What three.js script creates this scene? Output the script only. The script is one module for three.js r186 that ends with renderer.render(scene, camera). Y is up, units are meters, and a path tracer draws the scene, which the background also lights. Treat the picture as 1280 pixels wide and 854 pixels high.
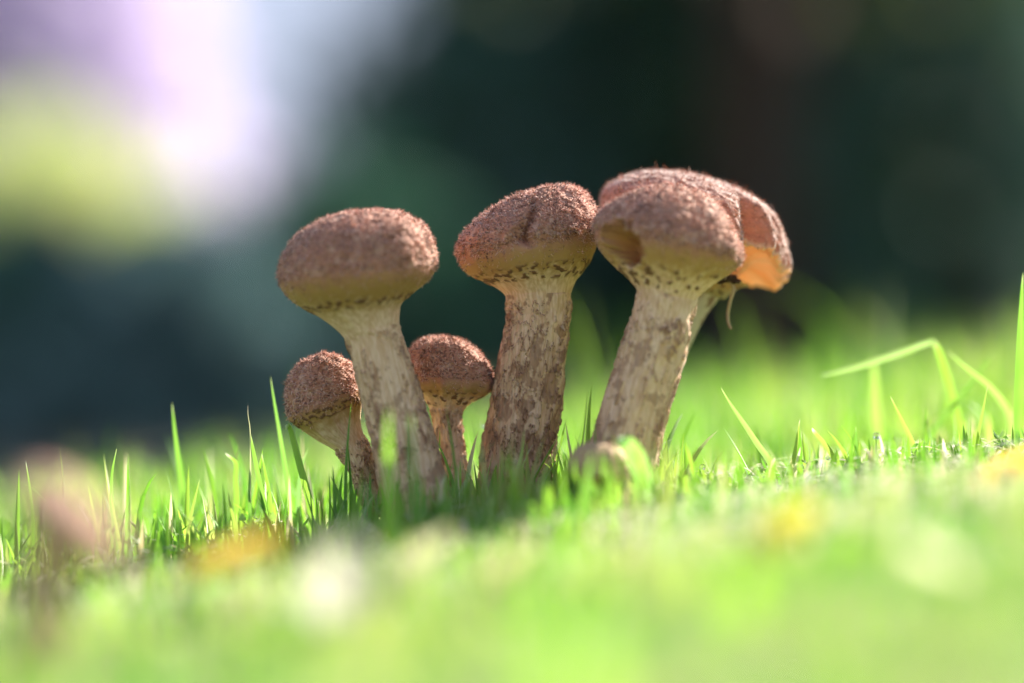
import * as THREE from 'three';
import { createNoise3D } from 'simplex-noise';
import { mergeGeometries, mergeVertices } from 'three/addons/utils/BufferGeometryUtils.js';

// ---------------------------------------------------------------- camera, sky, sun, exposure
const scene = new THREE.Scene();
const FOV = 13, FOCUS = 0.9, EYE = 0.032, PITCH = Math.atan(88 / 3748);
const camera = new THREE.PerspectiveCamera(FOV, 1024 / 683, 0.02, 400);
camera.position.set(0, EYE, FOCUS);
camera.rotation.set(PITCH, 0, 0);
camera.focus = FOCUS;
camera.userData.fStop = 2.5;

const SUN_ELEVATION = 37, SUN_AZIMUTH = 43;            // degrees; azimuth from straight ahead (-z) towards the right
const sunDir = new THREE.Vector3(
  Math.cos(SUN_ELEVATION * Math.PI / 180) * Math.sin(SUN_AZIMUTH * Math.PI / 180),
  Math.sin(SUN_ELEVATION * Math.PI / 180),
  -Math.cos(SUN_ELEVATION * Math.PI / 180) * Math.cos(SUN_AZIMUTH * Math.PI / 180));
{
  const W = 256, H = 128, d = new Float32Array(W * H * 4);
  for (let j = 0; j < H; j++) for (let i = 0; i < W; i++) {
    const up = ((j + 0.5) / H - 0.5) * Math.PI, y = Math.max(0, Math.sin(up));
    const k = Math.pow(y, 0.55), o = (j * W + i) * 4;
    d[o] = 0.24 * (1 - k) + 0.07 * k; d[o + 1] = 0.26 * (1 - k) + 0.105 * k; d[o + 2] = 0.315 * (1 - k) + 0.175 * k; d[o + 3] = 1;
  }
  const t = new THREE.DataTexture(d, W, H, THREE.RGBAFormat, THREE.FloatType);
  t.mapping = THREE.EquirectangularReflectionMapping; t.magFilter = THREE.LinearFilter; t.needsUpdate = true;
  scene.background = t; scene.environment = t;
}
const sun = new THREE.DirectionalLight(new THREE.Color(1, 0.94, 0.83), 5);
sun.position.copy(sunDir).multiplyScalar(20); sun.target.position.set(0, 0, 0);
sun.castShadow = true; sun.shadow.mapSize.set(4096, 4096);
Object.assign(sun.shadow.camera, { left: -8, right: 8, top: 8, bottom: -8, near: 0.1, far: 60 });
scene.add(sun, sun.target);
const renderer = new THREE.WebGLRenderer({ antialias: true });
renderer.toneMapping = THREE.LinearToneMapping;
renderer.toneMappingExposure = 3.6;
renderer.shadowMap.enabled = true;

// ---------------------------------------------------------------- helpers
let seed = 12345;
const reseed = (s) => { seed = s | 0; };
const rnd = () => { seed = (seed + 0x6d2b79f5) | 0; let t = Math.imul(seed ^ (seed >>> 15), 1 | seed); t = (t + Math.imul(t ^ (t >>> 7), 61 | t)) ^ t; return ((t ^ (t >>> 14)) >>> 0) / 4294967296; };
const between = (a, b) => a + (b - a) * rnd();
const gauss = () => Math.sqrt(-2 * Math.log(rnd() + 1e-9)) * Math.cos(6.28318 * rnd());
const n3 = createNoise3D(rnd);
const fbm = (x, y, z, o = 4) => { let s = 0, a = 0.5; for (let i = 0; i < o; i++) { s += a * n3(x, y, z); x *= 2.03; y *= 2.03; z *= 2.03; a *= 0.5; } return s; };
const clamp = (x, a = 0, b = 1) => Math.min(b, Math.max(a, x));
const step = (a, b, x) => { const t = clamp((x - a) / (b - a)); return t * t * (3 - 2 * t); };
const mix = (a, b, t) => a + (b - a) * t;
const mix3 = (a, b, t) => [mix(a[0], b[0], t), mix(a[1], b[1], t), mix(a[2], b[2], t)];
const V = (x, y, z) => new THREE.Vector3(x, y, z);

const FPX = 427 / Math.tan(FOV * Math.PI / 360);       // lens length in picture units (1280 x 854)
const cp = Math.cos(PITCH), sp = Math.sin(PITCH);
function at(px, py, z) {                                // where a thing seen at (px, py) stands on the plane at depth z
  const dx = (px - 640) / FPX, dy = (427 - py) / FPX;
  const dir = V(dx, dy * cp + sp, dy * sp - cp), k = (z - FOCUS) / dir.z;
  return V(dir.x * k, EYE + dir.y * k, z);
}
const unit = (z) => (FOCUS - z) / FPX;                  // metres per picture unit at depth z
const groundY = (x, z) => 0.12 * 1.6 * Math.tanh(x / 1.6) - 0.038 * clamp(z, 0, 1) + 0.0016 * fbm(x * 9, 3, z * 9, 3) + 0.02 * n3(x * 0.25, 7, z * 0.25) * clamp(-z / 6);

const taken = new Map();
function numbered(name) { const k = taken.get(name) ?? 0; taken.set(name, k + 1); return k ? name + '_' + String(k).padStart(3, '0') : name; }
function tag(o, label, category, group, kind) {
  if (label) o.userData.label = label;
  if (category) o.userData.category = category;
  if (group) o.userData.group = group;
  if (kind) o.userData.kind = kind;
  return o;
}
function thing(name, pos, label, category, group) {
  const g = new THREE.Group(); g.name = numbered(name); g.position.copy(pos); scene.add(g);
  return tag(g, label, category, group);
}
function put(name, geo, mat, parent = scene) {
  const m = new THREE.Mesh(geo, mat); m.name = parent === scene ? numbered(name) : name;
  m.castShadow = m.receiveShadow = true; parent.add(m); return m;
}
function many(name, geo, mat, items, parent = scene) {  // items: [Matrix4, [r, g, b]]
  const m = new THREE.InstancedMesh(geo, mat, items.length); m.name = parent === scene ? numbered(name) : name;
  const c = new THREE.Color();
  items.forEach(([mt, col], i) => { m.setMatrixAt(i, mt); m.setColorAt(i, c.setRGB(...col)); });
  m.castShadow = m.receiveShadow = true; m.userData.kind = 'stuff'; parent.add(m); return m;
}
const phys = (o) => new THREE.MeshPhysicalMaterial({ side: THREE.DoubleSide, ...o });
function gridGeo(nu, nv, pos, col) {                     // pos(i, j) -> Vector3
  const p = new Float32Array(nu * nv * 3), c = col ? new Float32Array(nu * nv * 3) : null, uv = new Float32Array(nu * nv * 2), idx = [];
  for (let j = 0; j < nv; j++) for (let i = 0; i < nu; i++) {
    const k = j * nu + i, q = pos(i, j); p[k * 3] = q.x; p[k * 3 + 1] = q.y; p[k * 3 + 2] = q.z;
    uv[k * 2] = i / (nu - 1); uv[k * 2 + 1] = j / (nv - 1);
    if (c) { const w = col(i, j, q); c[k * 3] = w[0]; c[k * 3 + 1] = w[1]; c[k * 3 + 2] = w[2]; }
    if (i < nu - 1 && j < nv - 1) idx.push(k, k + 1, k + nu, k + 1, k + nu + 1, k + nu);
  }
  const g = new THREE.BufferGeometry();
  g.setAttribute('position', new THREE.BufferAttribute(p, 3)); g.setAttribute('uv', new THREE.BufferAttribute(uv, 2));
  if (c) g.setAttribute('color', new THREE.BufferAttribute(c, 3));
  g.setIndex(idx); g.computeVertexNormals(); return g;
}

// ---------------------------------------------------------------- ground
{
  const xs = [], zs = [];
  for (let i = 0; i <= 160; i++) { const t = i / 80 - 1; xs.push(Math.sign(t) * (0.4 * Math.abs(t) + 90 * Math.pow(Math.abs(t), 6))); }
  for (let j = 0; j <= 200; j++) { const t = j / 200; zs.push(1.5 - 3 * t - 90 * Math.pow(t, 7)); }
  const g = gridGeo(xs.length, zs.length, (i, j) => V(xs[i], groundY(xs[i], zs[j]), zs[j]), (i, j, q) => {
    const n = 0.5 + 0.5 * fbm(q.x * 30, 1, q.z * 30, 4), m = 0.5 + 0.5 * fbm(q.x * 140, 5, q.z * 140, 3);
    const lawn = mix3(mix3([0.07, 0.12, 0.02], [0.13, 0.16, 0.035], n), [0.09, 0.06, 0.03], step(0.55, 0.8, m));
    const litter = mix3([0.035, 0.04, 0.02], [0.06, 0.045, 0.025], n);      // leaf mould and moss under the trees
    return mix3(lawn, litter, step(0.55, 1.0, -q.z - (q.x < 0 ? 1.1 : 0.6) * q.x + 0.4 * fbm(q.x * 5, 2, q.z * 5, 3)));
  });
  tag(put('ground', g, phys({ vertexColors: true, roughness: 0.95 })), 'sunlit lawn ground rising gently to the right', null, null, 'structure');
}

// ---------------------------------------------------------------- background trees and shrubs
const leafGeo = (() => {                                 // a folded pointed leaf, 1 long
  const g = gridGeo(3, 5, (i, j) => { const t = j / 4, w = 0.26 * Math.sin(Math.PI * Math.pow(t, 0.8)) * (i - 1); return V(w, t, Math.abs(w) * 0.35 - 0.25 * t * t); });
  return g;
})();
const needleGeo = (() => {                               // a flat spray of needles, 1 long
  const parts = [];
  for (let k = 0; k < 7; k++) {
    const t = k / 7, l = 0.42 * (1 - t * 0.6);
    for (const s of [-1, 1]) parts.push(gridGeo(2, 2, (i, j) => V(s * (j * l), t + j * l * 0.6 + (i ? 0.05 : 0), -0.12 * j * l)));
  }
  parts.push(gridGeo(2, 2, (i, j) => V((i - 0.5) * 0.05, j, 0)));
  return mergeGeometries(parts);
})();
function tube(points, r0, r1, sides = 8, seg = 24) {
  const c = new THREE.CatmullRomCurve3(points), fr = c.computeFrenetFrames(seg, false);
  return gridGeo(sides + 1, seg + 1, (i, j) => {
    const t = j / seg, p = c.getPointAt(t), a = i / sides * 2 * Math.PI, r = mix(r0, r1, t) * (1 + 0.12 * n3(p.x * 8 + Math.cos(a), p.y * 8, p.z * 8 + Math.sin(a)));
    return p.addScaledVector(fr.normals[j], Math.cos(a) * r).addScaledVector(fr.binormals[j], Math.sin(a) * r);
  });
}
const barkMat = phys({ color: new THREE.Color().setRGB(0.075, 0.042, 0.026), roughness: 0.95 });
function bush({ name, pos, height, radius, clumps, leaves, size, colors, geo = leafGeo, mat, label, category = 'shrub', group, shape = 'round', bare = 0, trunkR = 0.04, s = 1, loose = 1 }) {
  reseed(s * 7919);
  const t = thing(name, pos, label, category, group);
  const stems = [];
  const lean = V(between(-0.06, 0.06) * height, height, between(-0.06, 0.06) * height);
  stems.push(tube([V(0, -0.1, 0), V(lean.x * 0.2, height * 0.35, lean.z * 0.3), V(lean.x * 0.7, height * 0.7, lean.z * 0.6), lean.clone().multiplyScalar(0.93)], trunkR, trunkR * 0.25));
  const cs = [];
  for (let k = 0; k < clumps; k++) {
    let y, rr; const a = k * 2.39996 + rnd(), u = rnd();
    y = bare + (1 - bare) * Math.pow((k + 0.5) / clumps, 0.9);
    const f = (y - bare) / (1 - bare);
    const prof = shape === 'cone' ? 1.05 * (1 - f * 0.93) : Math.sqrt(Math.max(0.03, 1 - Math.pow(Math.abs(f * 1.15 - 0.15), 2.4)));
    rr = radius * prof * Math.sqrt(0.25 + 0.75 * u);
    const c = V(Math.cos(a) * rr + lean.x * y, y * height * 0.96, Math.sin(a) * rr + lean.z * y);
    cs.push([c, loose * radius * between(0.22, 0.4) * (shape === 'cone' ? 0.5 + 0.6 * prof : 1)]);
    if (k % 2 === 0) stems.push(tube([V(lean.x * y * 0.6, y * height * 0.6, lean.z * y * 0.6), V(c.x * 0.5, y * height * 0.8, c.z * 0.5), c], trunkR * 0.35, trunkR * 0.1, 5, 8));
  }
  put(category === 'tree' ? 'trunk' : 'stem', mergeGeometries(stems), barkMat, t);
  const items = [], q = new THREE.Quaternion(), e = new THREE.Euler();
  for (let k = 0; k < leaves; k++) {
    const [c, r] = cs[Math.floor(rnd() * cs.length)];
    const d = V(gauss(), gauss(), gauss()).normalize().multiplyScalar(r * Math.pow(rnd(), 0.4));
    const p = c.clone().add(d); p.y = Math.max(0.02, p.y);
    e.set(between(0.4, 2.2), between(0, 6.283), between(-0.6, 0.6), 'YXZ'); q.setFromEuler(e);
    const sz = size * between(0.7, 1.35), b = colors[Math.floor(rnd() * colors.length)], v = between(0.75, 1.25);
    items.push([new THREE.Matrix4().compose(p, q, V(sz, sz, sz)), [b[0] * v, b[1] * v, b[2] * v]]);
  }
  many('crown', geo, mat, items, t);
  return t;
}
const glossLeaf = phys({ roughness: 1, transmission: 0.22, clearcoat: 0.25, clearcoatRoughness: 0.4 });
const softLeaf = phys({ roughness: 1, transmission: 0.5 });
const onGround = (px, z) => { const p = at(px, 500, z); p.y = groundY(p.x, z); return p; };
const DARK = [[0.045, 0.19, 0.1], [0.04, 0.18, 0.105], [0.065, 0.2, 0.095]], BLUE = [[0.11, 0.24, 0.2], [0.15, 0.27, 0.25], [0.1, 0.23, 0.17]], SLATE_SKY = [[0.22, 0.36, 0.34], [0.15, 0.32, 0.26], [0.27, 0.39, 0.39]], OLIVE = [[0.13, 0.19, 0.04], [0.1, 0.16, 0.04], [0.09, 0.14, 0.05]];  // slate leaf tones carry painted sky reflection on dark foliage
bush({ name: 'evergreen_bush', pos: onGround(840, -10), height: 2.5, radius: 1.25, clumps: 60, leaves: 9000, size: 0.12, colors: [...DARK, ...OLIVE], mat: glossLeaf, label: 'large rounded dark evergreen bush behind the middle mushrooms', s: 2 });
bush({ name: 'evergreen_bush', pos: onGround(640, -9.2), height: 1.75, radius: 0.62, clumps: 34, leaves: 4500, size: 0.11, colors: [...DARK, ...BLUE], mat: glossLeaf, label: 'smaller bluish dark bush left of the large rounded bush', s: 3 });
bush({ name: 'conifer_tree', pos: onGround(1180, -11.5), height: 6.2, radius: 1.6, clumps: 90, leaves: 7000, size: 0.3, geo: needleGeo, colors: [...DARK, ...BLUE], mat: glossLeaf, label: 'dark blue-green conifer at the right, behind the lawn', category: 'tree', shape: 'cone', trunkR: 0.12, s: 4 });
bush({ name: 'conifer_tree', pos: onGround(800, -14), height: 7.5, radius: 1.15, clumps: 90, leaves: 7000, size: 0.32, geo: needleGeo, colors: DARK, mat: glossLeaf, label: 'tallest dark conifer, standing behind the large rounded bush', category: 'tree', shape: 'cone', trunkR: 0.14, s: 5 });
bush({ name: 'evergreen_bush', pos: onGround(1250, -8.6), height: 1.5, radius: 0.75, clumps: 34, leaves: 4500, size: 0.1, colors: [...BLUE, ...DARK], mat: glossLeaf, label: 'low blue-green bush in front of the right conifer', s: 6 });
bush({ name: 'added_shade_tree', pos: onGround(948, -7.9), height: 5.2, radius: 1.1, clumps: 34, leaves: 3600, size: 0.13, colors: [[0.12, 0.16, 0.02], [0.15, 0.17, 0.03], [0.08, 0.12, 0.02]], mat: softLeaf, label: 'brown-trunked tree with its crown above the mushrooms on the right', category: 'tree', bare: 0.25, trunkR: 0.11, s: 7 });
bush({ name: 'low_shrub', pos: onGround(30, -7.2), height: 0.62, radius: 0.42, clumps: 30, leaves: 3800, size: 0.08, colors: [...DARK, ...BLUE], mat: glossLeaf, label: 'dark low shrub at the far left edge of the lawn', s: 8 });
bush({ name: 'low_shrub', pos: onGround(220, -7.0), height: 0.56, radius: 0.44, clumps: 30, leaves: 3800, size: 0.08, colors: SLATE_SKY, mat: glossLeaf, label: 'low shrub behind the tall left mushroom, sky reflection painted into its slate blue-green leaves', s: 9 });
bush({ name: 'low_shrub', pos: onGround(420, -7.6), height: 0.72, radius: 0.46, clumps: 30, leaves: 3800, size: 0.08, colors: DARK, mat: glossLeaf, label: 'dark green low shrub right of the slate blue-green one', s: 10 });
bush({ name: 'yellow_green_bush', pos: onGround(70, -15), height: 1.5, radius: 0.8, clumps: 40, leaves: 5200, size: 0.13, colors: [[0.6, 0.68, 0.12], [0.75, 0.74, 0.3], [0.4, 0.6, 0.1], [0.85, 0.82, 0.55]], mat: softLeaf, loose: 1.7, label: 'sunlit yellow-green bush in the upper left distance', s: 11 });
bush({ name: 'lilac_shrub', pos: onGround(-110, -23), height: 4.8, radius: 2.0, clumps: 60, leaves: 24000, size: 0.25, colors: [[0.72, 0.63, 0.82], [0.78, 0.70, 0.86], [0.66, 0.58, 0.77]], mat: softLeaf, loose: 1.5, label: 'pale lilac flowering shrub behind the yellow-green bush', bare: 0.12, s: 12 });
bush({ name: 'added_shade_tree', pos: onGround(1640, -8), height: 6.4, radius: 1.8, clumps: 50, leaves: 6000, size: 0.16, colors: OLIVE, mat: glossLeaf, label: 'unseen spreading tree right of the lawn, added so that its crown shades the woodland floor', category: 'tree', bare: 0.42, trunkR: 0.12, s: 13 });  // added outside the view to keep the floor behind the lawn in shade

// ---------------------------------------------------------------- lawn grass
const grassMat = phys({ roughness: 0.98, transmission: 0.55, clearcoat: 0.2, clearcoatRoughness: 0.35 });
function bladeGeo(bend, fold, tw, segs = 6) {            // 1 high, 1 wide
  return gridGeo(3, segs + 1, (i, j) => {
    const t = j / segs, w = 0.5 * (i - 1) * (t < 0.15 ? 0.75 + t * 1.6 : 1) * Math.pow(Math.max(0, 1 - Math.pow(t, 2.4)), 0.8);
    const a = bend * t, y = bend ? Math.sin(a) / bend : t, z = bend ? (1 - Math.cos(a)) / bend : 0, ca = Math.cos(tw * t), sa = Math.sin(tw * t);
    return V(w * ca, y, z + (Math.abs(w) * fold + w * sa) * 0.06);
  });
}
const BLADES = [bladeGeo(0.25, 0.7, 0.3), bladeGeo(0.8, 0.6, -0.6), bladeGeo(1.5, 0.5, 0.5), bladeGeo(0.1, 0.9, 0)];
reseed(99);
const GREENS = [[0.22, 0.45, 0.035], [0.17, 0.40, 0.03], [0.30, 0.49, 0.05], [0.12, 0.32, 0.025], [0.33, 0.52, 0.06], [0.42, 0.51, 0.12]];
const mushroomFeet = [[525, 640, 0.012], [470, 630, -0.005], [571, 615, -0.012], [645, 610, -0.012], [770, 620, 0.014]].map(([x, y, z]) => { const p = at(x, y, z); return [p.x, z]; });
const TUFT = [3, 1, 0, 0, 2, 4, 5].map((k) => GREENS[k]);
function lawnHeight(x, z) {
  const d = FOCUS - z, px = 640 + x / d * FPX;
  const patch = 0.5 + 0.5 * fbm(x * 14, 11, z * 14, 3);
  let h;
  if (z > 0.05) h = mix(0.0065, 0.0095, patch) * mix(1, 0.7, step(0.15, 0.4, z)) + 0.006 * step(0.11, 0.05, z) * step(300, 420, px) * step(900, 800, px);
  else if (z > -0.06) { const l = px < 470 ? 0.017 : px > 850 ? 0.0095 : 0.017; h = mix(0.0105, l, step(0.05, 0, z)) * mix(0.7, 1.25, patch); }
  else { const l = px < 470 ? 0.017 : px > 850 ? 0.011 : 0.015; h = mix(l, 0.024, step(-0.06, -0.5, z)) * mix(0.7, 1.3, patch); h *= 1 - 0.35 * step(0.02, -0.2, x) * step(-0.15, -0.5, z); h += 0.012 * step(0.0, 0.2, x) * step(0.62, 0.85, patch) * step(-0.1, -0.6, z); }
  return h;
}
{
  const lists = BLADES.map(() => []), q = new THREE.Quaternion(), e = new THREE.Euler();
  const grow = (x, z) => {
    const d = FOCUS - z; if (d < 0.27) return;
    for (const [fx, fz] of mushroomFeet) if ((x - fx) ** 2 + (z - fz) ** 2 < 0.009 ** 2) return;
    let h = lawnHeight(x, z) * between(0.55, 1.35); if (z < -0.2 && rnd() < (x > 0.03 ? 0.2 : 0.08)) h *= between(1.2, 1.6); if (z > 0.02 && z < 0.1 && x > -0.05 && x < 0.055 && rnd() < 0.3) h *= between(1.3, 2); else if (z > 0.1 && rnd() < 0.04) h *= between(1.6, 2.6); else if (rnd() < (z > -0.2 && z < 0.02 && x < 0 ? 0.16 : 0.1)) h *= between(1.3, z < 0.02 ? 2 : 1.4);
    const k = rnd() < 0.45 ? 0 : rnd() < 0.5 ? 1 : rnd() < 0.5 ? 2 : 3;
    const lean = 0.34 * gauss() * (z > 0.1 ? 1.2 : 0.8);
    e.set(clamp(lean, -0.9, 0.9), rnd() * 6.283, 0, 'YXZ'); q.setFromEuler(e);
    const w = between(0.0010, 0.0021) * (d > 1.6 ? 1.4 : 1);
    const hue = (z > 0.08 ? 2.6 : 1.5) * fbm(x * 26, 17, z * 13, 2), pick = clamp(0.5 + 0.75 * hue + 0.3 * gauss() * 0.5, 0, 0.999), b = TUFT[Math.floor(pick * TUFT.length)], v = between(0.8, 1.2), dry = rnd() < 0.04 + 0.16 * step(0.05, 0.45, fbm(x * 24 + 9, 4, z * 12, 2)) * step(-0.1, 0.1, z);
    const c = dry ? mix3([0.6, 0.5, 0.24], [0.8, 0.76, 0.55], rnd()) : [b[0] * v, b[1] * v, b[2] * v];
    lists[k].push([new THREE.Matrix4().compose(V(x, groundY(x, z) - 0.001, z), q, V(w, h, h)), c]);
  };
  // near lawn, then thinner with distance
  for (let i = 0; i < 24000; i++) { const z = between(-0.45, 0.62), d = FOCUS - z, x = between(-1, 1) * (0.2 * d + 0.06); if (rnd() < d / 1.3 + 0.25) grow(x, z); }
  for (let i = 0; i < 26000; i++) { const d = 1.3 + 1.3 * Math.pow(rnd(), 1.3), x = between(-1, 1) * (0.2 * d + 0.15); if (rnd() < step(0.55, 1.0, d - FOCUS - (x < 0 ? 1.1 : 0.6) * x + 0.4 * fbm(x * 5, 2, (FOCUS - d) * 5, 3))) continue; grow(x, FOCUS - d); }
  for (let i = 0; i < 650; i++) grow(between(-0.052, 0.06), between(-0.03, 0.065));
  for (let i = 0; i < 6000; i++) grow(between(-0.7, 0.7), between(-0.6, 0.7));
  const lawn = thing('lawn_grass', V(0, 0, 0), 'short green lawn grass around the mushrooms, sunlit from behind', 'grass'); lawn.userData.kind = 'stuff';
  lists.forEach((l, k) => many('blade_tuft', BLADES[k], grassMat, l, lawn));
}

// ---------------------------------------------------------------- mushrooms
function spline(rows, t) {                               // Catmull-Rom through rows of numbers
  const n = rows.length - 1, x = clamp(t) * n, i = Math.min(n - 1, Math.floor(x)), f = x - i;
  const a = rows[Math.max(0, i - 1)], b = rows[i], c = rows[i + 1], d = rows[Math.min(n, i + 2)];
  return b.map((_, k) => 0.5 * (2 * b[k] + (c[k] - a[k]) * f + (2 * a[k] - 5 * b[k] + 4 * c[k] - d[k]) * f * f + (3 * b[k] - a[k] - 3 * c[k] + d[k]) * f * f * f));
}
// rings: [cx, cy, radius, lean] in picture units from the crown of the cap down to the foot, at depth z
function sweep(rings, z, t0, t1, nu, nv, warp, bump, paint, pitch = () => 0) {
  const fine = [], N = 800; let len = 0, last = null;
  for (let i = 0; i <= N; i++) {
    const t = mix(t0, t1, i / N), s = spline(rings, t), p = [s[0] + s[2], s[1]], p2 = [s[0] - s[2], s[1]];
    if (last) len += 0.5 * (Math.hypot(p[0] - last[0][0], p[1] - last[0][1]) + Math.hypot(p2[0] - last[1][0], p2[1] - last[1][1]));
    fine.push([len, t]); last = [p, p2];
  }
  const ts = []; let k = 0;
  for (let j = 0; j < nv; j++) { const L = len * j / (nv - 1); while (k < N - 1 && fine[k + 1][0] < L) k++; const f = (L - fine[k][0]) / Math.max(1e-9, fine[k + 1][0] - fine[k][0]); ts.push(mix(fine[k][1], fine[k + 1][1], clamp(f))); }
  const u = unit(z), P = [], phis = [];
  for (let i = 0; i < nu; i++) phis.push(-Math.PI / 2 + 2 * Math.PI * i / (nu - 1));
  for (let j = 0; j < nv; j++) {
    for (let i = 0; i < nu; i++) {
      const t = ts[j], w = warp ? warp(phis[i], t) : null, s = spline(rings, w?.t ?? t);
      const a = s[3] * Math.PI / 180, b = pitch(t) * Math.PI / 180, C = at(s[0], s[1], z);
      const A = V(Math.sin(a) * Math.cos(b), Math.cos(a) * Math.cos(b), Math.sin(b)), R = V(Math.cos(a), -Math.sin(a), 0), F = R.clone().cross(A).normalize();
      const r = Math.max(0, s[2]) * u * (w?.r ?? 1);
      P.push(C.addScaledVector(R, Math.cos(phis[i]) * r).addScaledVector(F, Math.sin(phis[i]) * r).addScaledVector(A, (w?.h ?? 0) * u));
    }
  }
  const smooth = (g) => { const n = g.attributes.normal; for (let j = 0; j < nv; j++) { const a = j * nu, b = a + nu - 1; const m = V(n.getX(a) + n.getX(b), n.getY(a) + n.getY(b), n.getZ(a) + n.getZ(b)).normalize(); n.setXYZ(a, m.x, m.y, m.z); n.setXYZ(b, m.x, m.y, m.z); } return g; };
  let g = smooth(gridGeo(nu, nv, (i, j) => P[j * nu + i]));
  const nrm = g.attributes.normal, sgn = -1;
  const Q = P.map((p, k) => { const i = k % nu, j = (k - i) / nu; const edge = step(0, 0.02, j / (nv - 1)) * step(0, 0.02, 1 - j / (nv - 1)); return p.clone().addScaledVector(V(nrm.getX(k), nrm.getY(k), nrm.getZ(k)), sgn * -1 * (bump ? bump(p, phis[i], ts[j]) * edge : 0)); });
  g = smooth(gridGeo(nu, nv, (i, j) => Q[j * nu + i], paint ? (i, j) => paint(P[j * nu + i], phis[i], ts[j]) : null));
  g.userData.nu = nu; g.userData.nv = nv;
  return g;
}
const flesh = phys({ vertexColors: true, roughness: 0.82, sheen: 0.25, sheenRoughness: 0.6, sheenColor: new THREE.Color(0.9, 0.8, 0.7) });
const hairMat = phys({ roughness: 0.95, transmission: 0.35, sheen: 0.4, sheenRoughness: 0.5, sheenColor: new THREE.Color(1, 0.85, 0.8) });
const hairGeo = (() => { const g = gridGeo(4, 4, (i, j) => { const t = j / 3, a = i / 3 * 2 * Math.PI, r = 0.5 * Math.pow(1 - t, 0.7) + 0.02; return V(Math.cos(a) * r, t, Math.sin(a) * r * 0.8 + t * t * 2.4); }); return g; })();
const CAP = [0.42, 0.19, 0.12], CAPDARK = [0.15, 0.055, 0.032], CAPPALE = [0.66, 0.42, 0.32];
function capPaint(p, phi, t) {
  const a = fbm(p.x * 900, p.y * 900, p.z * 900, 3), b = fbm(p.x * 220, p.y * 220, p.z * 220, 3);
  let c = mix3(CAP, CAPDARK, step(-0.05, 0.45, a)); c = mix3(c, CAPPALE, step(0.1, 0.5, b) * 0.5);
  return c;
}
const capBump = (p) => 0.0003 * fbm(p.x * 1000, p.y * 1000, p.z * 1000, 3) + 0.0006 * fbm(p.x * 240, p.y * 240, p.z * 240, 2);
function hairs(g, base, count, len, width, opts = {}) {   // small fibrous scales standing on the cap
  const { nu, nv } = g.userData, pos = g.attributes.position, nor = g.attributes.normal, items = [];
  const area = [], tri = []; let total = 0;
  const vv = (k) => V(pos.getX(k), pos.getY(k), pos.getZ(k));
  for (let j = 0; j < nv - 1; j++) { const ring = vv(j * nu).distanceTo(vv(j * nu + Math.floor(nu / 2))); const w = ring * (vv(j * nu).distanceTo(vv((j + 1) * nu)) + vv(j * nu + (nu >> 1)).distanceTo(vv((j + 1) * nu + (nu >> 1)))); total += w; area.push(total); }
  const q = new THREE.Quaternion(), top = vv(0);
  for (let k = 0; k < count; k++) {
    const x = rnd() * total; let lo = 0, hi = area.length - 1; while (lo < hi) { const m = (lo + hi) >> 1; if (area[m] < x) lo = m + 1; else hi = m; }
    const j = lo, i = Math.floor(rnd() * (nu - 1)), id = j * nu + i;
    if (opts.skip && opts.skip(vv(id), j / nv, i / nu)) continue;
    const p = vv(id).lerp(vv(id + 1), rnd()).lerp(vv(id + nu), rnd() * 0.9), n = V(nor.getX(id), nor.getY(id), nor.getZ(id));
    const down = vv(Math.min(nv - 1, j + 2) * nu + i).sub(vv(Math.max(0, j - 1) * nu + i)).normalize();
    const clump = n3(p.x * 350, p.y * 350, p.z * 350), bald = n3(p.x * 150 + 3, p.y * 150, p.z * 150);
    if (!opts.flat && bald > 0.25 && rnd() < 0.75) continue;
    const dir = opts.flat ? down.clone().multiplyScalar(rnd() < 0.7 ? 1 : -1).addScaledVector(n, between(0.15, 0.7)).add(V(gauss(), gauss(), gauss()).multiplyScalar(0.3)).normalize() : n.clone().multiplyScalar(between(0.55, 1.2)).addScaledVector(down, between(-0.1, 0.9) + 0.3 * clump).add(V(gauss(), gauss(), gauss()).multiplyScalar(0.28)).normalize();
    const side = (opts.flat ? n.clone().cross(dir) : V(gauss(), gauss(), gauss()).cross(dir)).normalize(), fwd = side.clone().cross(dir);
    const l = len * between(0.5, 1.45) * (1 + 0.5 * clump), w = width * between(0.7, 1.4);
    const m = new THREE.Matrix4().makeBasis(side.multiplyScalar(w), dir.multiplyScalar(l), fwd.multiplyScalar(w)).setPosition(p.addScaledVector(n, -0.00008).sub(base));
    const r = clamp(rnd() - 0.3 * clump - 0.25 * n3(p.x * 130, p.y * 130, p.z * 130)), c = r < 0.6 ? mix3([0.70, 0.39, 0.30], [0.9, 0.65, 0.56], rnd()) : r < 0.82 ? mix3([0.40, 0.19, 0.125], [0.56, 0.32, 0.23], rnd()) : [0.12, 0.048, 0.028];
    items.push([m, opts.color ? opts.color(c) : c]);
  }
  return items;
}
const flakeGeo = gridGeo(5, 5, (i, j) => { const t = j / 4, k = (i - 2) / 2; return V(k * 0.6 * Math.sqrt(Math.max(0.02, 1 - t * t)) * (1 + 0.2 * Math.sin(i * 5 + j)), t, 0.25 * t * t + 0.3 * (1 - k * k)); });
const flakeMat = phys({ roughness: 0.95, transmission: 0.25 });
const local = (g, base) => { g.translate(-base.x, -base.y, -base.z); return g; };
function stemFibre(p, phi, t) { return fbm(phi * 9 + 40, t * 14, p.y * 3, 3); }
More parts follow.
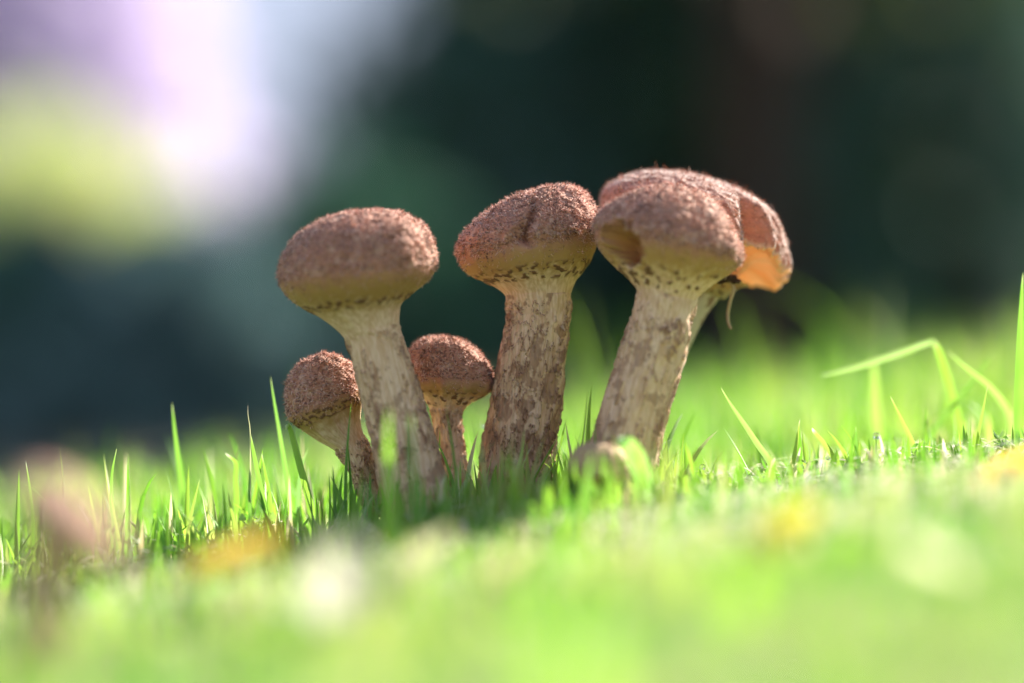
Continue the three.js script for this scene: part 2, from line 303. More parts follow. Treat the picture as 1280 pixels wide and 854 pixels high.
function makeMushroom({ z, rings, capEnd, veilEnd, label, foot, s, hair = 7000, lobes = 0.03, warp, veilMarks, stemScale, res = 1, pitch, capExtra, hole, veilTint, hairy = 0.8, hairLen = 0.00085, capColor }) {
  reseed(s * 1013);
  const base = at(foot[0], foot[1], z); base.y = groundY(base.x, z);
  const t = thing('mushroom', base, label, 'mushroom');
  const n = rings.length - 1, tc = capEnd / n, tv = veilEnd / n;
  const wr = (phi, tt) => {
    const c = Math.cos(phi), sn = Math.sin(phi), k = step(0, 0.25 * tc, tt) * (1 - step(tv * 0.9, tv * 1.15, tt));
    let o = { r: 1 + lobes * k * (n3(c * 1.3 + s, sn * 1.3, 5 + tt) + 0.45 * n3(c * 3.1, sn * 3.1 + s, 9)), h: 2.0 * k * n3(c * 1.6, sn * 1.6 + s, 3) };
    if (tt > tv) o.r *= 1 + 0.05 * n3(c * 0.9 + s, sn * 0.9, tt * 9) + 0.02 * n3(c * 3, sn * 3, tt * 30);
    return warp ? warp(phi, tt, o) : o;
  };
  const nu = Math.round(300 * res);
  const cap = sweep(rings, z, 0, tc, nu, Math.round(130 * res), wr, capBump, (p, phi, tt) => capExtra ? capExtra(p, phi, tt, capPaint(p, phi, tt)) : capColor ? mix3(capPaint(p, phi, tt), capColor, 0.7) : capPaint(p, phi, tt), pitch);
  const items = hairs(cap, base, Math.round(hair * hairy), hairLen, 0.0003, { skip: hole ? (p, v, u) => hole(-Math.PI / 2 + u * 2 * Math.PI, v * capEnd) > 0.25 : null });
  const capMesh = put('cap', local(cap, base), flesh, t);
  many('scale', hairGeo, hairMat, items, capMesh);
  const stemBase = (p, phi, tt) => mix3([0.62, 0.385, 0.225], [0.82, 0.585, 0.41], step(-0.4, 0.4, 0.6 * stemFibre(p, phi, tt) + 0.4 * fbm(p.x * 700, p.y * 160, p.z * 700, 3)));
  const veilPaint = (p, phi, tt) => {
    const a = fbm(p.x * 300, p.y * 300, p.z * 300, 3), f = stemFibre(p, phi, tt);
    let c = mix3([0.44, 0.25, 0.09], [0.56, 0.38, 0.2], step(-0.3, 0.4, f) * step(0.3, 1, (tt - tc) / (tv - tc) + 0.3 * a));
    c = mix3(c, CAP, (1 - step(-0.05, 0.34, (tt - tc) / (tv - tc) + 0.16 * a)) * 0.95);
    const m = veilMarks ? veilMarks(p, phi, (tt - tc) / (tv - tc)) : 0;
    c = mix3(c, stemBase(p, phi, tt), step(0.4, 0.85, (tt - tc) / (tv - tc) + 0.25 * a));
    if (veilTint) c = mix3(c, [0.46, 0.21, 0.075], veilTint(phi, (tt - tc) / (tv - tc)));
    return mix3(c, [0.16, 0.072, 0.033], clamp(m));
  };
  const veilBump = (p, phi, tt) => 0.00012 * stemFibre(p, phi, tt) + 0.0003 * (veilMarks ? veilMarks(p, phi, (tt - tc) / (tv - tc)) : 0);
  const veil = sweep(rings, z, tc, tv, nu, Math.round(110 * res), wr, veilBump, veilPaint, pitch);
  const fringe = hairs(veil, base, Math.round(hair * hairy * 0.55), hairLen * 0.85, 0.00024, { skip: (p, v, u) => v > 0.4 * rnd() * rnd() + 0.06 + 0.1 * n3(p.x * 200, p.y * 200, p.z * 200) || (hole && hole(-Math.PI / 2 + u * 2 * Math.PI, mix(capEnd, veilEnd, v)) > 0.2) });
  const veilMesh = put('veil', local(veil, base), flesh, t);
  many('scale', hairGeo, hairMat, fringe, veilMesh);
  const K = stemScale ?? 1;
  const layers = (p, phi, tt) => {                       // torn skin of the stem: [how brown, ragged lip, height]
    const d = clamp((tt - tv) / (1 - tv)), c = Math.cos(phi), sn = Math.sin(phi);
    const rag = fbm(c * 2.6 + s, sn * 2.6, d * 5, 5), tear = 0.45 * fbm(p.x * 500, p.y * 120, p.z * 500, 3);
    const q = d * 7.5 + 1.5 * rag + tear, k = Math.floor(q), fr = q - k;
    const here = step(-0.05, 0.1, n3(c * 1.9 + k * 5.3, sn * 1.6, s + k) + 0.5 * (K - 0.6)) * step(0.02, 0.1, d);
    const lip = here * (0.35 + 0.65 * K) * (1 - step(0.05, 0.13 + 0.1 * rag, fr)), blot = step(0.12, 0.36, fbm(p.x * 120, p.y * 85, p.z * 120 + s, 4) + 0.3 * fbm(p.x * 600, p.y * 500, p.z * 600, 2) + 0.32 * K * step(0.02, 0.7, d) - 0.06);
    const flake = step(0.16, 0.3, fbm(p.x * 300, p.y * 240, p.z * 300 + s, 3) - 0.3 + 0.3 * K * K * d) * step(0.04, 0.2, d);
    return [clamp(blot * (0.5 + 0.35 * K) + here * 0.35 * (1 - step(0.1, 0.75, fr))), Math.max(lip * 1.5, 0.7 * flake), here * (1 - step(0, 0.9, fr)) + 0.5 * flake];
  };
  const edgeUp = (p, phi, tt) => 0.0007 * layers(p, phi, tt)[2];
  const stemPaint = (p, phi, tt) => {
    const f = stemFibre(p, phi, tt), fine = fbm(p.x * 700, p.y * 160, p.z * 700, 3), [brown, lip] = layers(p, phi, tt);
    const d = clamp((tt - tv) / (1 - tv)); let c = mix3(stemBase(p, phi, tt), [0.46, 0.26, 0.145], K * 0.75 * step(0.2, 0.9, d + 0.35 * fbm(p.x * 110, p.y * 80, p.z * 110, 3)));
    c = mix3(c, mix3([0.36, 0.19, 0.11], [0.21, 0.1, 0.055], step(-0.3, 0.4, fine)), brown * 0.92);
    return mix3(c, [0.17, 0.075, 0.036], clamp(lip * 0.62));
  };
  put('stem', local(sweep(rings, z, tv, 1, nu, Math.round(330 * res), wr, (p, phi, tt) => edgeUp(p, phi, tt) + 0.00009 * stemFibre(p, phi, tt) + 0.0001 * fbm(p.x * 800, p.y * 200, p.z * 800, 2), stemPaint, pitch), base), flesh, t);
  const flakes = hairs(sweep(rings, z, tv, 1, 90, 120, wr, null, null, pitch), base, Math.round(420 * res * K), 0.0013, 0.0011, { flat: true, skip: (p, v, u) => v < 0.06 || n3(p.x * 130, p.y * 130, p.z * 130 + s) < 0.1 - 0.5 * K * v, color: (c) => mix3(mix3([0.5, 0.32, 0.2], [0.62, 0.45, 0.33], rnd()), [0.2, 0.1, 0.055], rnd() < 0.6 ? 0.8 : 0.1) });
  many('scale', flakeGeo, flakeMat, flakes, t.children.find((c) => c.name === 'stem'));
  return { t, base };
}
// dark torn flecks in a band of the veil
const flecks = (lo, hi, size, amount, ph = 3) => (p, phi, v) => {
  const a = n3(p.x * size, p.y * size, p.z * size + ph) + 0.5 * n3(p.x * size * 2.3, p.y * size * 2.3, p.z * size * 2.3);
  return step(lo - 0.05, lo + 0.04, v) * (1 - step(hi - 0.04, hi + 0.06, v)) * step(amount, amount + 0.15, a);
};

makeMushroom({ z: 0.012, foot: [540, 665], s: 1, capEnd: 6, veilEnd: 12, hair: 9000, label: 'tall mushroom at the left leaning left, with a rounded cap',
  rings: [[452, 263, 0, -6], [452, 265, 26, -6], [451, 273, 54, -6], [449, 290, 80, -6], [447, 312, 94, -6], [446, 331, 98.5, -6], [446, 345, 98, -6], [446, 357, 92, -6], [446, 368, 81, -7], [447, 378, 66, -8], [451, 389, 51, -10], [458, 401, 42, -12], [464, 413, 36, -14], [470, 430, 34, -15], [487, 490, 36, -15], [506, 560, 39, -15], [525, 640, 43, -14], [536, 690, 45, -13]],
  veilMarks: flecks(0.44, 0.6, 300, 0.14), stemScale: 0.42 });
makeMushroom({ z: -0.006, foot: [474, 640], s: 2, capEnd: 6, veilEnd: 10, hair: 4200, res: 0.75, label: 'small mushroom low at the left, half behind the tall left stem',
  rings: [[390, 446, 0, -20], [391, 448, 16, -20], [394, 456, 32, -20], [398, 468, 43, -20], [402, 481, 49, -21], [405, 493, 51, -21], [407, 503, 51, -21], [410, 512, 47, -21], [415, 524, 39, -22], [424, 539, 29, -25], [436, 553, 21, -28], [449, 572, 19, -28], [462, 600, 19, -26], [478, 645, 19, -20]],
  veilMarks: flecks(0.1, 0.42, 560, 0.12, 9), stemScale: 0.7 });
makeMushroom({ z: -0.016, foot: [572, 630], s: 3, capEnd: 5, veilEnd: 9, hair: 4200, res: 0.75, label: 'small mushroom with a round cap between the two tall left stems',
  lobes: 0.07, rings: [[556, 421, 0, 6], [556, 423, 18, 6], [557, 431, 35, 6], [560, 445, 47, 6], [562, 460, 53, 6], [563, 474, 55, 6], [563, 484, 52, 6], [562, 491, 45, 6], [561, 499, 33, 4], [560, 508, 24, 1], [559, 520, 18, -2], [561, 545, 17.5, -6], [566, 580, 18, -6], [571, 615, 19, -6], [574, 650, 19, -5]],
  veilMarks: flecks(0.45, 0.95, 300, 0.2, 4), stemScale: 0.42 });
makeMushroom({ z: -0.012, foot: [641, 635], s: 4, capEnd: 6, veilEnd: 11, hair: 11000, label: 'tall middle mushroom with a dark crease down the front of its cap',
  rings: [[684, 234, 0, -9], [682, 236, 26, -9], [676, 245, 50, -9], [668, 261, 70, -9], [662, 280, 86, -9], [660, 297, 91, -9], [660, 309, 88, -9], [661, 321, 84, -9], [663, 333, 76, -8], [666, 344, 63, -6], [669, 355, 50, -4], [672, 368, 41, -1], [673, 385, 39, 1], [672, 402, 39, 3], [668, 435, 40, 6], [662, 480, 42, 8], [654, 530, 44, 8], [647, 577, 45, 7], [641, 620, 47, 6], [637, 660, 48, 5]],
  warp: (phi, t, o) => { const d = Math.abs(phi - Math.PI / 2 - 0.02 + 0.05 * Math.sin(t * 40)); const k = Math.exp(-Math.pow(d / 0.085, 1.4)) * step(0.04, 0.2, t) * (1 - step(0.29, 0.36, t)); o.r *= 1 - 0.24 * k; return o; },
  veilMarks: flecks(0.42, 0.72, 300, 0.12, 7), stemScale: 0.95 });
const hollow = (phi, k) => Math.exp(-Math.pow(Math.pow((phi - 2.33 + 0.05 * n3(phi * 9, k * 1.4, 2)) / 0.32, 2) + Math.pow((k - 6.9 + 0.5 * n3(phi * 7, k * 0.8, 7)) / 1.85, 2), 4));
makeMushroom({ z: 0.014, foot: [768, 640], s: 5, capEnd: 6, veilEnd: 11, hair: 9000, label: 'front mushroom of the right pair, with a brown hollow under its cap',
  rings: [[856, 235, 0, 13], [855, 237, 26, 13], [851, 246, 49, 13], [845, 261, 70, 13], [838, 280, 88, 13], [834, 298, 97, 12], [834, 310, 95, 11], [833, 321, 89, 9], [833, 332, 79, 8], [833, 343, 65, 8], [833, 355, 50, 9], [833, 368, 39, 10], [830, 388, 37, 12], [825, 412, 39, 15], [817, 440, 39.5, 17], [804, 478, 40, 18], [787, 537, 41, 17], [775, 590, 43, 14], [765, 650, 44, 12]],
  hole: hollow,
  warp: (phi, t, o) => { o.r *= 1 - 0.55 * hollow(phi, t * 18); return o; },
  capExtra: (p, phi, t, c) => mix3(c, [0.46, 0.21, 0.075], step(0.15, 0.6, hollow(phi, t * 18))),
  veilMarks: (p, phi, v) => flecks(0.5, 0.95, 240, 0.36, 5)(p, phi, v) * (1 - hollow(phi, 6 + 5 * v)), veilTint: (phi, v) => step(0.15, 0.6, hollow(phi, 6 + 5 * v)), stemScale: 0.42 });
{ // the open mushroom behind the front one of the right pair
  reseed(6006);
  const z = -0.034, base = at(772, 640, z); base.y = groundY(base.x, z);
  const t = thing('mushroom', base, 'rear mushroom of the right pair, with an open torn cap showing orange gills', 'mushroom');
  const rings = [[858, 217, 0, 10], [858, 219, 30, 10], [859, 226, 62, 10], [861, 240, 90, 10], [862, 258, 112, 10], [865, 284, 119, 10], [867, 305, 121, 10], [867, 322, 118, 10],
    [868, 323, 111, 10], [870, 314, 92, 10], [873, 318, 66, 10], [877, 334, 47, 11], [874, 352, 36, 12], [868, 368, 30, 13], [855, 392, 26, 15], [837, 430, 25, 17], [818, 480, 26, 18], [797, 540, 28, 17], [782, 600, 29, 15], [778, 650, 31, 13]];
  const n = rings.length - 1, tc = 7 / n, tg = 12 / n;
  const wr = (phi, tt) => {
    const d = (a) => Math.atan2(Math.sin(phi - a), Math.cos(phi - a)), c = Math.cos(phi), sn = Math.sin(phi);
    const k = step(1.5 / n, 6.5 / n, tt) * (1 - step(8.4 / n, 11 / n, tt)), edge = step(5.2 / n, 7 / n, tt) * (1 - step(7.2 / n, 9 / n, tt)), lobe = n3(c * 1.4 + 3, sn * 1.4, 8) + 0.5 * n3(c * 3.4, sn * 3.4, 2) + edge * (1.1 * n3(c * 6, sn * 6, 4) + 0.6 * n3(c * 18, sn * 18, 4));
    const slit = Math.exp(-((d(0.93) / 0.12) ** 2));
    return { r: 1 + k * (0.05 * lobe - 0.3 * slit - 0.05 * Math.exp(-((d(0.2) / 0.6) ** 2))), h: k * (5 * lobe + 24 * Math.exp(-((d(0.75) / 0.5) ** 2)) - 21 * Math.exp(-((d(-0.45) / 0.55) ** 2)) + 8 * slit) };
  };
  const thinFlesh = phys({ vertexColors: true, roughness: 0.95, transmission: 0.55 });
  const cap = sweep(rings, z, 0, tc, 300, 120, wr, capBump, (p, phi, tt) => mix3(mix3(capPaint(p, phi, tt), [0.62, 0.38, 0.31], 0.35), [0.8, 0.7, 0.6], step(6.55, 6.95, tt * n + 0.3 * fbm(p.x * 300, p.y * 300, p.z * 300, 2))));
  const items = hairs(cap, base, 5500, 0.0008, 0.00028), big = hairs(cap, base, 260, 0.0021, 0.00042, { color: (c) => mix3(c, [0.42, 0.15, 0.05], 0.8) });
  const capMesh = put('cap', local(cap, base), thinFlesh, t);
  many('scale', hairGeo, hairMat, [...items, ...big], capMesh);
  put('gills', local(sweep(rings, z, tc, tg, 420, 60, wr, (p, phi) => 0.0006 * Math.cos(phi * 66), (p, phi) => mix3([0.95, 0.56, 0.24], [0.92, 0.7, 0.44], 0.5 + 0.5 * n3(Math.cos(phi) * 4, Math.sin(phi) * 4, 1))), base), thinFlesh, t);
  put('stem', local(sweep(rings, z, tg, 1, 180, 160, null, (p, phi, tt) => 0.0003 * stemFibre(p, phi, tt), (p, phi, tt) => mix3([0.55, 0.45, 0.33], [0.26, 0.15, 0.09], step(0.05, 0.4, fbm(p.x * 200, p.y * 120, p.z * 200, 3)))), base), flesh, t);
  // torn skirt below the gills, with a crumb and a hanging thread
  const skirt = gridGeo(60, 16, (i, j) => {
    const phi = mix(-0.5, 2.9, i / 59), f = j / 15, u = unit(z), C = at(876 - 4 * f, mix(344, 366, f) + 3 * n3(i * 0.4, 3, f), z);
    const r = mix(58 + 5 * n3(i * 0.25, 1, 1), 33, Math.pow(f, 0.8)) * u * (1 + 0.04 * n3(i * 0.5, f * 3, 8));
    return C.add(V(Math.cos(phi) * r, -Math.cos(phi) * r * 0.2, Math.sin(phi) * r)).sub(base);
  }, (i, j) => mix3([0.55, 0.44, 0.2], [0.16, 0.08, 0.04], step(0.15, 0.4, fbm(i * 0.18, j * 0.3, 5, 3))));
  put('veil', skirt, thinFlesh, t);
  const zf = -0.021, pt = (x, y, dz = 0) => at(x, y, zf + dz).sub(base), brownMat = phys({ color: new THREE.Color().setRGB(0.5, 0.36, 0.22), roughness: 0.9 }), crumbMat = phys({ color: new THREE.Color().setRGB(0.07, 0.035, 0.02), roughness: 0.95 });
  put('thread', tube([pt(907, 346), pt(917, 360, 0.001), pt(913, 376), pt(910, 392, -0.001), pt(911, 405), pt(914, 411, 0.001)], 0.00055, 0.0004, 7, 40), brownMat, t);
  for (const [x, y, r] of [[905, 349, 0.0017], [914, 347, 0.0012], [920, 352, 0.001]]) {
    const g = new THREE.IcosahedronGeometry(r, 3), p = g.attributes.position; for (let k = 0; k < p.count; k++) { const f = 1 + 0.6 * n3(p.getX(k) * 900 + x, p.getY(k) * 900, p.getZ(k) * 900); p.setXYZ(k, p.getX(k) * f * 1.4, p.getY(k) * f * 0.7, p.getZ(k) * f); }
    g.computeVertexNormals(); const q = pt(x, y, 0.002); g.translate(q.x, q.y, q.z); put('crumb', g, crumbMat, t);
  }
}
makeMushroom({ z: 0.042, foot: [752, 640], s: 7, capEnd: 5, veilEnd: 8, hair: 700, hairLen: 0.0006, capColor: [0.5, 0.38, 0.2], res: 0.5, label: 'young rounded mushroom pushing up at the foot of the right pair',
  rings: [[754, 553, 0, 8], [754, 555, 14, 8], [752, 561, 26, 8], [750, 571, 34, 8], [749, 583, 37, 8], [749, 594, 36, 6], [748, 604, 30, 4], [748, 613, 22, 2], [748, 625, 18, 0], [749, 645, 18, 0], [750, 670, 19, 0]], stemScale: 0.6 });
makeMushroom({ z: 0.29, foot: [52, 800], s: 8, capEnd: 5, veilEnd: 8, hair: 2200, capColor: [0.62, 0.4, 0.3], res: 0.5, label: 'pinkish brown mushroom close up at the lower left, tilted to the right',
  rings: [[112, 622, 0, 42], [111, 623, 28, 42], [106, 630, 55, 42], [98, 641, 74, 42], [88, 654, 79, 42], [79, 666, 74, 41], [71, 677, 55, 38], [64, 690, 36, 34], [58, 706, 27, 24], [51, 736, 26, 10], [49, 784, 28, 2], [49, 830, 29, 0]], stemScale: 0.42 });

// ---------------------------------------------------------------- single grass blades that stand out
function ribbon(pts, z, wpx, o = {}) {                   // pts in picture units from the foot to the tip
  const P = pts.map(([x, y, dz]) => at(x, y, z + (dz ?? 0)));
  const foot = P[0].clone(); if (!o.air) foot.y = Math.min(foot.y - 0.002, groundY(foot.x, foot.z));
  const c = new THREE.CatmullRomCurve3(o.air ? P : [foot, ...P]), N = o.n ?? 28, u = unit(z), tw = o.twist ?? 0.5, w0 = wpx * u;
  const g = gridGeo(5, N + 1, (i, j) => {
    const t = j / N, p = c.getPointAt(t), d = c.getTangentAt(t), a = (o.turn ?? 0.3) + tw * t, side = V(Math.cos(a), o.up ?? 0, Math.sin(a)); side.addScaledVector(d, -side.dot(d)).normalize();
    const nrm = side.clone().cross(d), k = (i - 2) / 2, w = w0 * 0.5 * (o.blunt ? Math.pow(Math.max(0, 1 - Math.pow(t, 14)), 0.5) : Math.pow(Math.max(0, 1 - Math.pow(t, o.pow ?? 2.6)), 0.75)) * (0.75 + 0.25 * Math.min(1, t * 4));
    return p.addScaledVector(side, w * k).addScaledVector(nrm, Math.abs(k) * w * 0.45);
  }, o.paint ? (i, j) => o.paint(j / N, i) : (i, j) => { const t = j / N, n = 0.5 + 0.5 * n3(j * 0.15, i * 0.9, pts[0][0]); return mix3(mix3(o.c ?? [0.26, 0.5, 0.05], [0.36, 0.56, 0.1], n * 0.5), o.tip ?? [0.5, 0.6, 0.25], step(0.9, 1, t)); });
  return [g, foot];
}
const bladeMat = phys({ vertexColors: true, roughness: 0.98, transmission: 0.5, clearcoat: 0.5, clearcoatRoughness: 0.3 });
function blade(label, pts, z, wpx, o, name = 'grass_blade', category = 'grass blade') {
  const [g, foot] = ribbon(pts, z, wpx, o), t = put(name, local(g, foot), bladeMat); t.position.copy(foot); return tag(t, label, category, name === 'grass_blade' ? 'single grass blades standing out of the lawn' : null);
}
const LIME = [0.25, 0.48, 0.04], DEEP = [0.1, 0.3, 0.03], MID = [0.18, 0.42, 0.04], YEL = [0.34, 0.47, 0.07];
reseed(77);
blade('tall blade of grass standing alone, first from the tall ones left of the mushrooms', [[236, 650], [229, 610], [222, 560], [215, 503]], -0.03, 11, { c: MID });
blade('grass blade with a thin withered white tip left of the small mushroom', [[336, 657], [327, 610], [319, 570], [313, 542]], -0.004, 8, { c: MID, pow: 8 });
blade('withered thread-like tip above the blade left of the small mushroom', [[313, 541], [312, 530], [310, 518], [310, 505]], -0.004, 3, { c: [0.5, 0.45, 0.3], tip: [0.7, 0.65, 0.5] });
blade('longest upright blade left of the small mushroom, reaching as high as its cap', [[364, 640], [358, 590], [350, 540], [343, 500], [338, 470]], -0.02, 8, { c: [0.2, 0.46, 0.07] });
blade('grass blade whose bent tip touches the small left cap', [[391, 645], [384, 610], [376, 580], [369, 552], [364, 535], [359, 528], [357, 538]], 0.0, 11, { c: LIME, blunt: true });
blade('short yellowish slanting blade with a pale tip, left of the withered tip', [[236, 660], [243, 630], [250, 598]], 0.0, 7, { c: YEL });
blade('upright blade folded over at its pale top, left of the withered tip', [[297, 625], [296, 600], [296, 578], [291, 572], [281, 566]], -0.018, 9, { c: LIME, blunt: true, tip: [0.75, 0.78, 0.55] });
blade('short narrow dark blade in front of the withered-tipped one', [[313, 672], [313, 640], [312, 610], [312, 584]], 0.008, 6, { c: DEEP, tip: [0.6, 0.65, 0.4] });
blade('upright blade with a pale tip right of the withered-tipped one', [[339, 640], [337, 615], [332, 590], [327, 566]], -0.008, 8, { c: LIME, tip: [0.7, 0.75, 0.5] });
blade('blade leaning right behind the one that touches the small cap', [[374, 612], [377, 590], [381, 572], [386, 560]], -0.02, 8, { c: [0.2, 0.42, 0.12] });
blade('dark narrow blade close to the small left mushroom stem', [[420, 655], [419, 630], [418, 608], [416, 582]], 0.004, 6, { c: DEEP, tip: [0.6, 0.7, 0.4] });
blade('dark blade curving left below the small left cap', [[432, 650], [428, 628], [420, 608], [413, 594]], 0.004, 8, { c: DEEP });
blade('yellowish short blade at the front of the tall clump', [[296, 665], [292, 645], [288, 630], [285, 614]], 0.01, 7, { c: YEL });
blade('lone narrow blade at the far left edge', [[42, 650], [39, 620], [36, 598], [32, 576]], 0.002, 7, { c: LIME, tip: [0.75, 0.8, 0.6] });
blade('upright blade at the left between the close-up mushroom and the clump', [[147, 690], [143, 655], [140, 620], [141, 590], [146, 560]], -0.004, 8, { c: MID });
blade('slanting yellow-green blade at the left beside the upright one', [[152, 690], [146, 655], [139, 617]], 0.012, 6, { c: YEL });
blade('grass blade leaning left right of the mushrooms, curving at its foot', [[964, 580], [948, 555], [928, 525], [912, 502], [901, 484]], -0.006, 9, { c: [0.3, 0.5, 0.12] });
blade('upright stalk at the right whose top is bent over to the left', [[1206, 560], [1197, 520], [1183, 465], [1172, 432], [1166, 424]], -0.055, 13, { c: LIME, blunt: true });
blade('long pale blade lying across the air, from the bend of the stalk to the left', [[1168, 425], [1150, 430], [1120, 441], [1075, 456], [1025, 470]], -0.054, 12, { c: [0.4, 0.58, 0.2], tip: [0.5, 0.62, 0.36], turn: 1.2, twist: 0.2, up: 1.1, air: true, n: 40 });
blade('long blade slanting down right from the bend of the bent stalk', [[1262, 520], [1240, 485], [1210, 460], [1184, 438]], -0.05, 11, { c: [0.36, 0.58, 0.12] });
blade('tall wide blade at the right edge', [[1274, 560], [1275, 480], [1277, 410], [1279, 340]], -0.012, 13, { c: [0.2, 0.5, 0.04] });
blade('short upright yellow blade right of the leaning one', [[988, 612], [992, 580], [997, 550], [1000, 524]], -0.004, 7, { c: YEL, tip: [0.75, 0.75, 0.5] });
blade('short blade leaning left with a pale blunt tip', [[1056, 600], [1042, 570], [1030, 552], [1015, 535]], 0.0, 8, { c: YEL, blunt: true, tip: [0.85, 0.85, 0.65] });
blade('narrow dark upright blade among the pale clippings at the right', [[1073, 600], [1072, 575], [1070, 533]], 0.004, 6, { c: DEEP });
blade('yellow blade leaning left above a green curled one', [[1150, 585], [1142, 556], [1128, 525], [1113, 495]], -0.006, 8, { c: YEL });
blade('green curled blade at the foot of the yellow leaning one', [[1160, 590], [1152, 572], [1143, 560], [1150, 556], [1172, 566]], 0.0, 8, { c: MID, tip: [0.7, 0.75, 0.6] });
blade('thin jointed seed stalk near the right edge', [[1218, 585], [1222, 550], [1229, 515], [1235, 482]], -0.004, 6, { c: YEL });
blade('blurred dark blade leaning right behind the bent stalk', [[1166, 545], [1195, 505], [1222, 470], [1244, 438]], -0.06, 9, { c: MID });
blade('wide blurred pale blade standing behind the clippings', [[1098, 560], [1096, 520], [1095, 480], [1093, 444]], -0.1, 16, { c: [0.42, 0.6, 0.12] });
blade('lime blade close in front of the tall left stem', [[490, 690], [489, 640], [487, 580], [486, 508]], 0.1, 15, { c: [0.3, 0.66, 0.03] });
blade('darker green blade beside the lime one in front of the tall left stem', [[525, 690], [522, 640], [517, 580], [514, 515]], 0.09, 11, { c: DEEP });
blade('broad blue-green leaf blade arching over in front of the right stem', [[815, 670], [812, 630], [805, 590], [794, 560], [781, 546], [772, 556]], 0.055, 30, { c: [0.32, 0.6, 0.14], blunt: true, tip: [0.55, 0.72, 0.4] });
blade('narrow pale-edged blade curved like a bow under the broad leaf', [[806, 680], [797, 655], [793, 630], [799, 610], [812, 600]], 0.012, 8, { c: [0.5, 0.62, 0.4], tip: [0.8, 0.85, 0.7] });
blade('upright green blade right of the bowed pale one', [[829, 660], [826, 635], [822, 615], [818, 600]], 0.008, 12, { c: LIME });
blade('blurred blade crossing the left side of the small button mushroom', [[728, 660], [731, 630], [735, 600], [741, 566]], 0.085, 13, { c: MID });
blade('blurred blade crossing the middle of the small button mushroom', [[772, 660], [770, 630], [766, 604], [760, 578]], 0.09, 12, { c: LIME });
blade('thin dark blade beside the right edge of the middle stem', [[708, 610], [704, 590], [699, 572], [695, 556]], 0.0, 5, { c: DEEP });
blade('thin stalk with a drop at its top right of the right pair', [[868, 630], [871, 612], [875, 598], [878, 585]], 0.0, 5, { c: MID });
blade('short curled sprout among clippings right of the drop stalk', [[914, 625], [918, 610], [927, 602], [936, 600]], 0.0, 7, { c: MID, tip: [0.8, 0.8, 0.6] });
blade('pointed dark sprout between the small round mushroom and the middle stem', [[586, 640], [587, 615], [586, 595], [585, 578]], -0.004, 11, { c: [0.16, 0.2, 0.07] });
blade('very blurred lime blade close up below the middle', [[722, 880], [721, 840], [720, 790], [722, 735]], 0.47, 60, { c: [0.35, 0.7, 0.01] });
blade('very blurred lime blade close up right of the middle', [[930, 800], [932, 760], [936, 730], [946, 700]], 0.33, 58, { c: [0.38, 0.7, 0.01] });

// ---------------------------------------------------------------- fallen leaves and petals
function leafShape(len, wid, curl, lobes, c1, c2, sd) {
  return gridGeo(21, 25, (i, j) => {
    const t = j / 24, k = (i - 10) / 10, w = wid * 0.5 * Math.pow(Math.sin(Math.PI * Math.pow(clamp(t, 0.001, 0.999), 0.8)), 0.7) * (1 + lobes * Math.sin(t * 26 + sd) * 0.5);
    return V(k * w, curl * len * (0.4 * k * k + 0.5 * (t - 0.5) ** 2) + 0.03 * len * n3(k * 2 + sd, t * 3, 1) + 0.012 * len * Math.abs(Math.sin((t * 9 - Math.abs(k) * 2.4) * 3.1)) - (Math.abs(k) < 0.06 ? 0.01 * len : 0), (t - 0.5) * len);
  }, (i, j) => { const k = Math.abs(i - 10) / 10, n = 0.5 + 0.5 * fbm(i * 0.2 + sd, j * 0.2, 3, 3); return mix3(mix3(c1, c2, n), mix3(c1, [0.9, 0.8, 0.5], 0.3), k < 0.08 ? 0.7 : 0); });
}
const dryLeaf = phys({ vertexColors: true, roughness: 0.97, transmission: 0.55 });
function fallen(name, label, category, px, py, z, lenpx, widpx, turn, pitch, roll, c1, c2, curl = 0.5, lobes = 0.12) {
  const u = unit(z), p = at(px, py, z), t = thing(name, p, label, category); t.rotation.set(pitch, turn, roll, 'YXZ');
  const sd = px * 0.13, m = put('leaf_blade', leafShape(lenpx * u, widpx * u, curl, lobes, c1, c2, sd), dryLeaf, t); m.name = 'leaf_blade';
  put('leaf_stalk', tube([V(0, 0.02 * lenpx * u, -0.48 * lenpx * u), V(0, 0.05 * lenpx * u, -0.62 * lenpx * u), V(0.04 * lenpx * u, 0.1 * lenpx * u, -0.78 * lenpx * u)], 0.0005, 0.0003, 6, 10), dryLeaf2, t);
}
const dryLeaf2 = phys({ color: new THREE.Color().setRGB(0.4, 0.28, 0.12), roughness: 0.9 });
fallen('fallen_leaf', 'orange-yellow fallen leaf on the grass at the left, below the tall clump', 'leaf', 304, 708, 0.205, 125, 50, 1.3, -0.35, 0.5, [0.6, 0.4, 0.05], [0.62, 0.5, 0.14]);
fallen('fallen_leaf', 'small yellow leaf on the grass below the tall left mushroom', 'leaf', 492, 684, 0.08, 50, 32, 0.9, 0.4, -0.2, [0.8, 0.6, 0.03], [0.8, 0.7, 0.1]);
fallen('fallen_leaf', 'yellow leaf lying in the lawn below the right pair', 'leaf', 988, 674, 0.23, 96, 64, 1.9, -0.5, 0.5, [0.7, 0.56, 0.04], [0.66, 0.6, 0.1]);
fallen('fallen_leaf', 'orange leaf standing in the lawn at the right edge', 'leaf', 1262, 606, 0.11, 96, 76, 1.4, -0.6, 0.5, [0.75, 0.42, 0.04], [0.78, 0.56, 0.16]);
fallen('fallen_leaf', 'large white withered leaf standing close up, left of the middle', 'leaf', 432, 746, 0.27, 140, 115, 0.3, -0.95, 0.15, [0.5, 0.47, 0.38], [0.55, 0.53, 0.45], 0.4);
fallen('fallen_leaf', 'cream leaf in the blurred grass right of the large white one', 'leaf', 528, 712, 0.22, 110, 74, 1.35, -0.5, 0.4, [0.66, 0.6, 0.36], [0.7, 0.64, 0.46], 0.4);
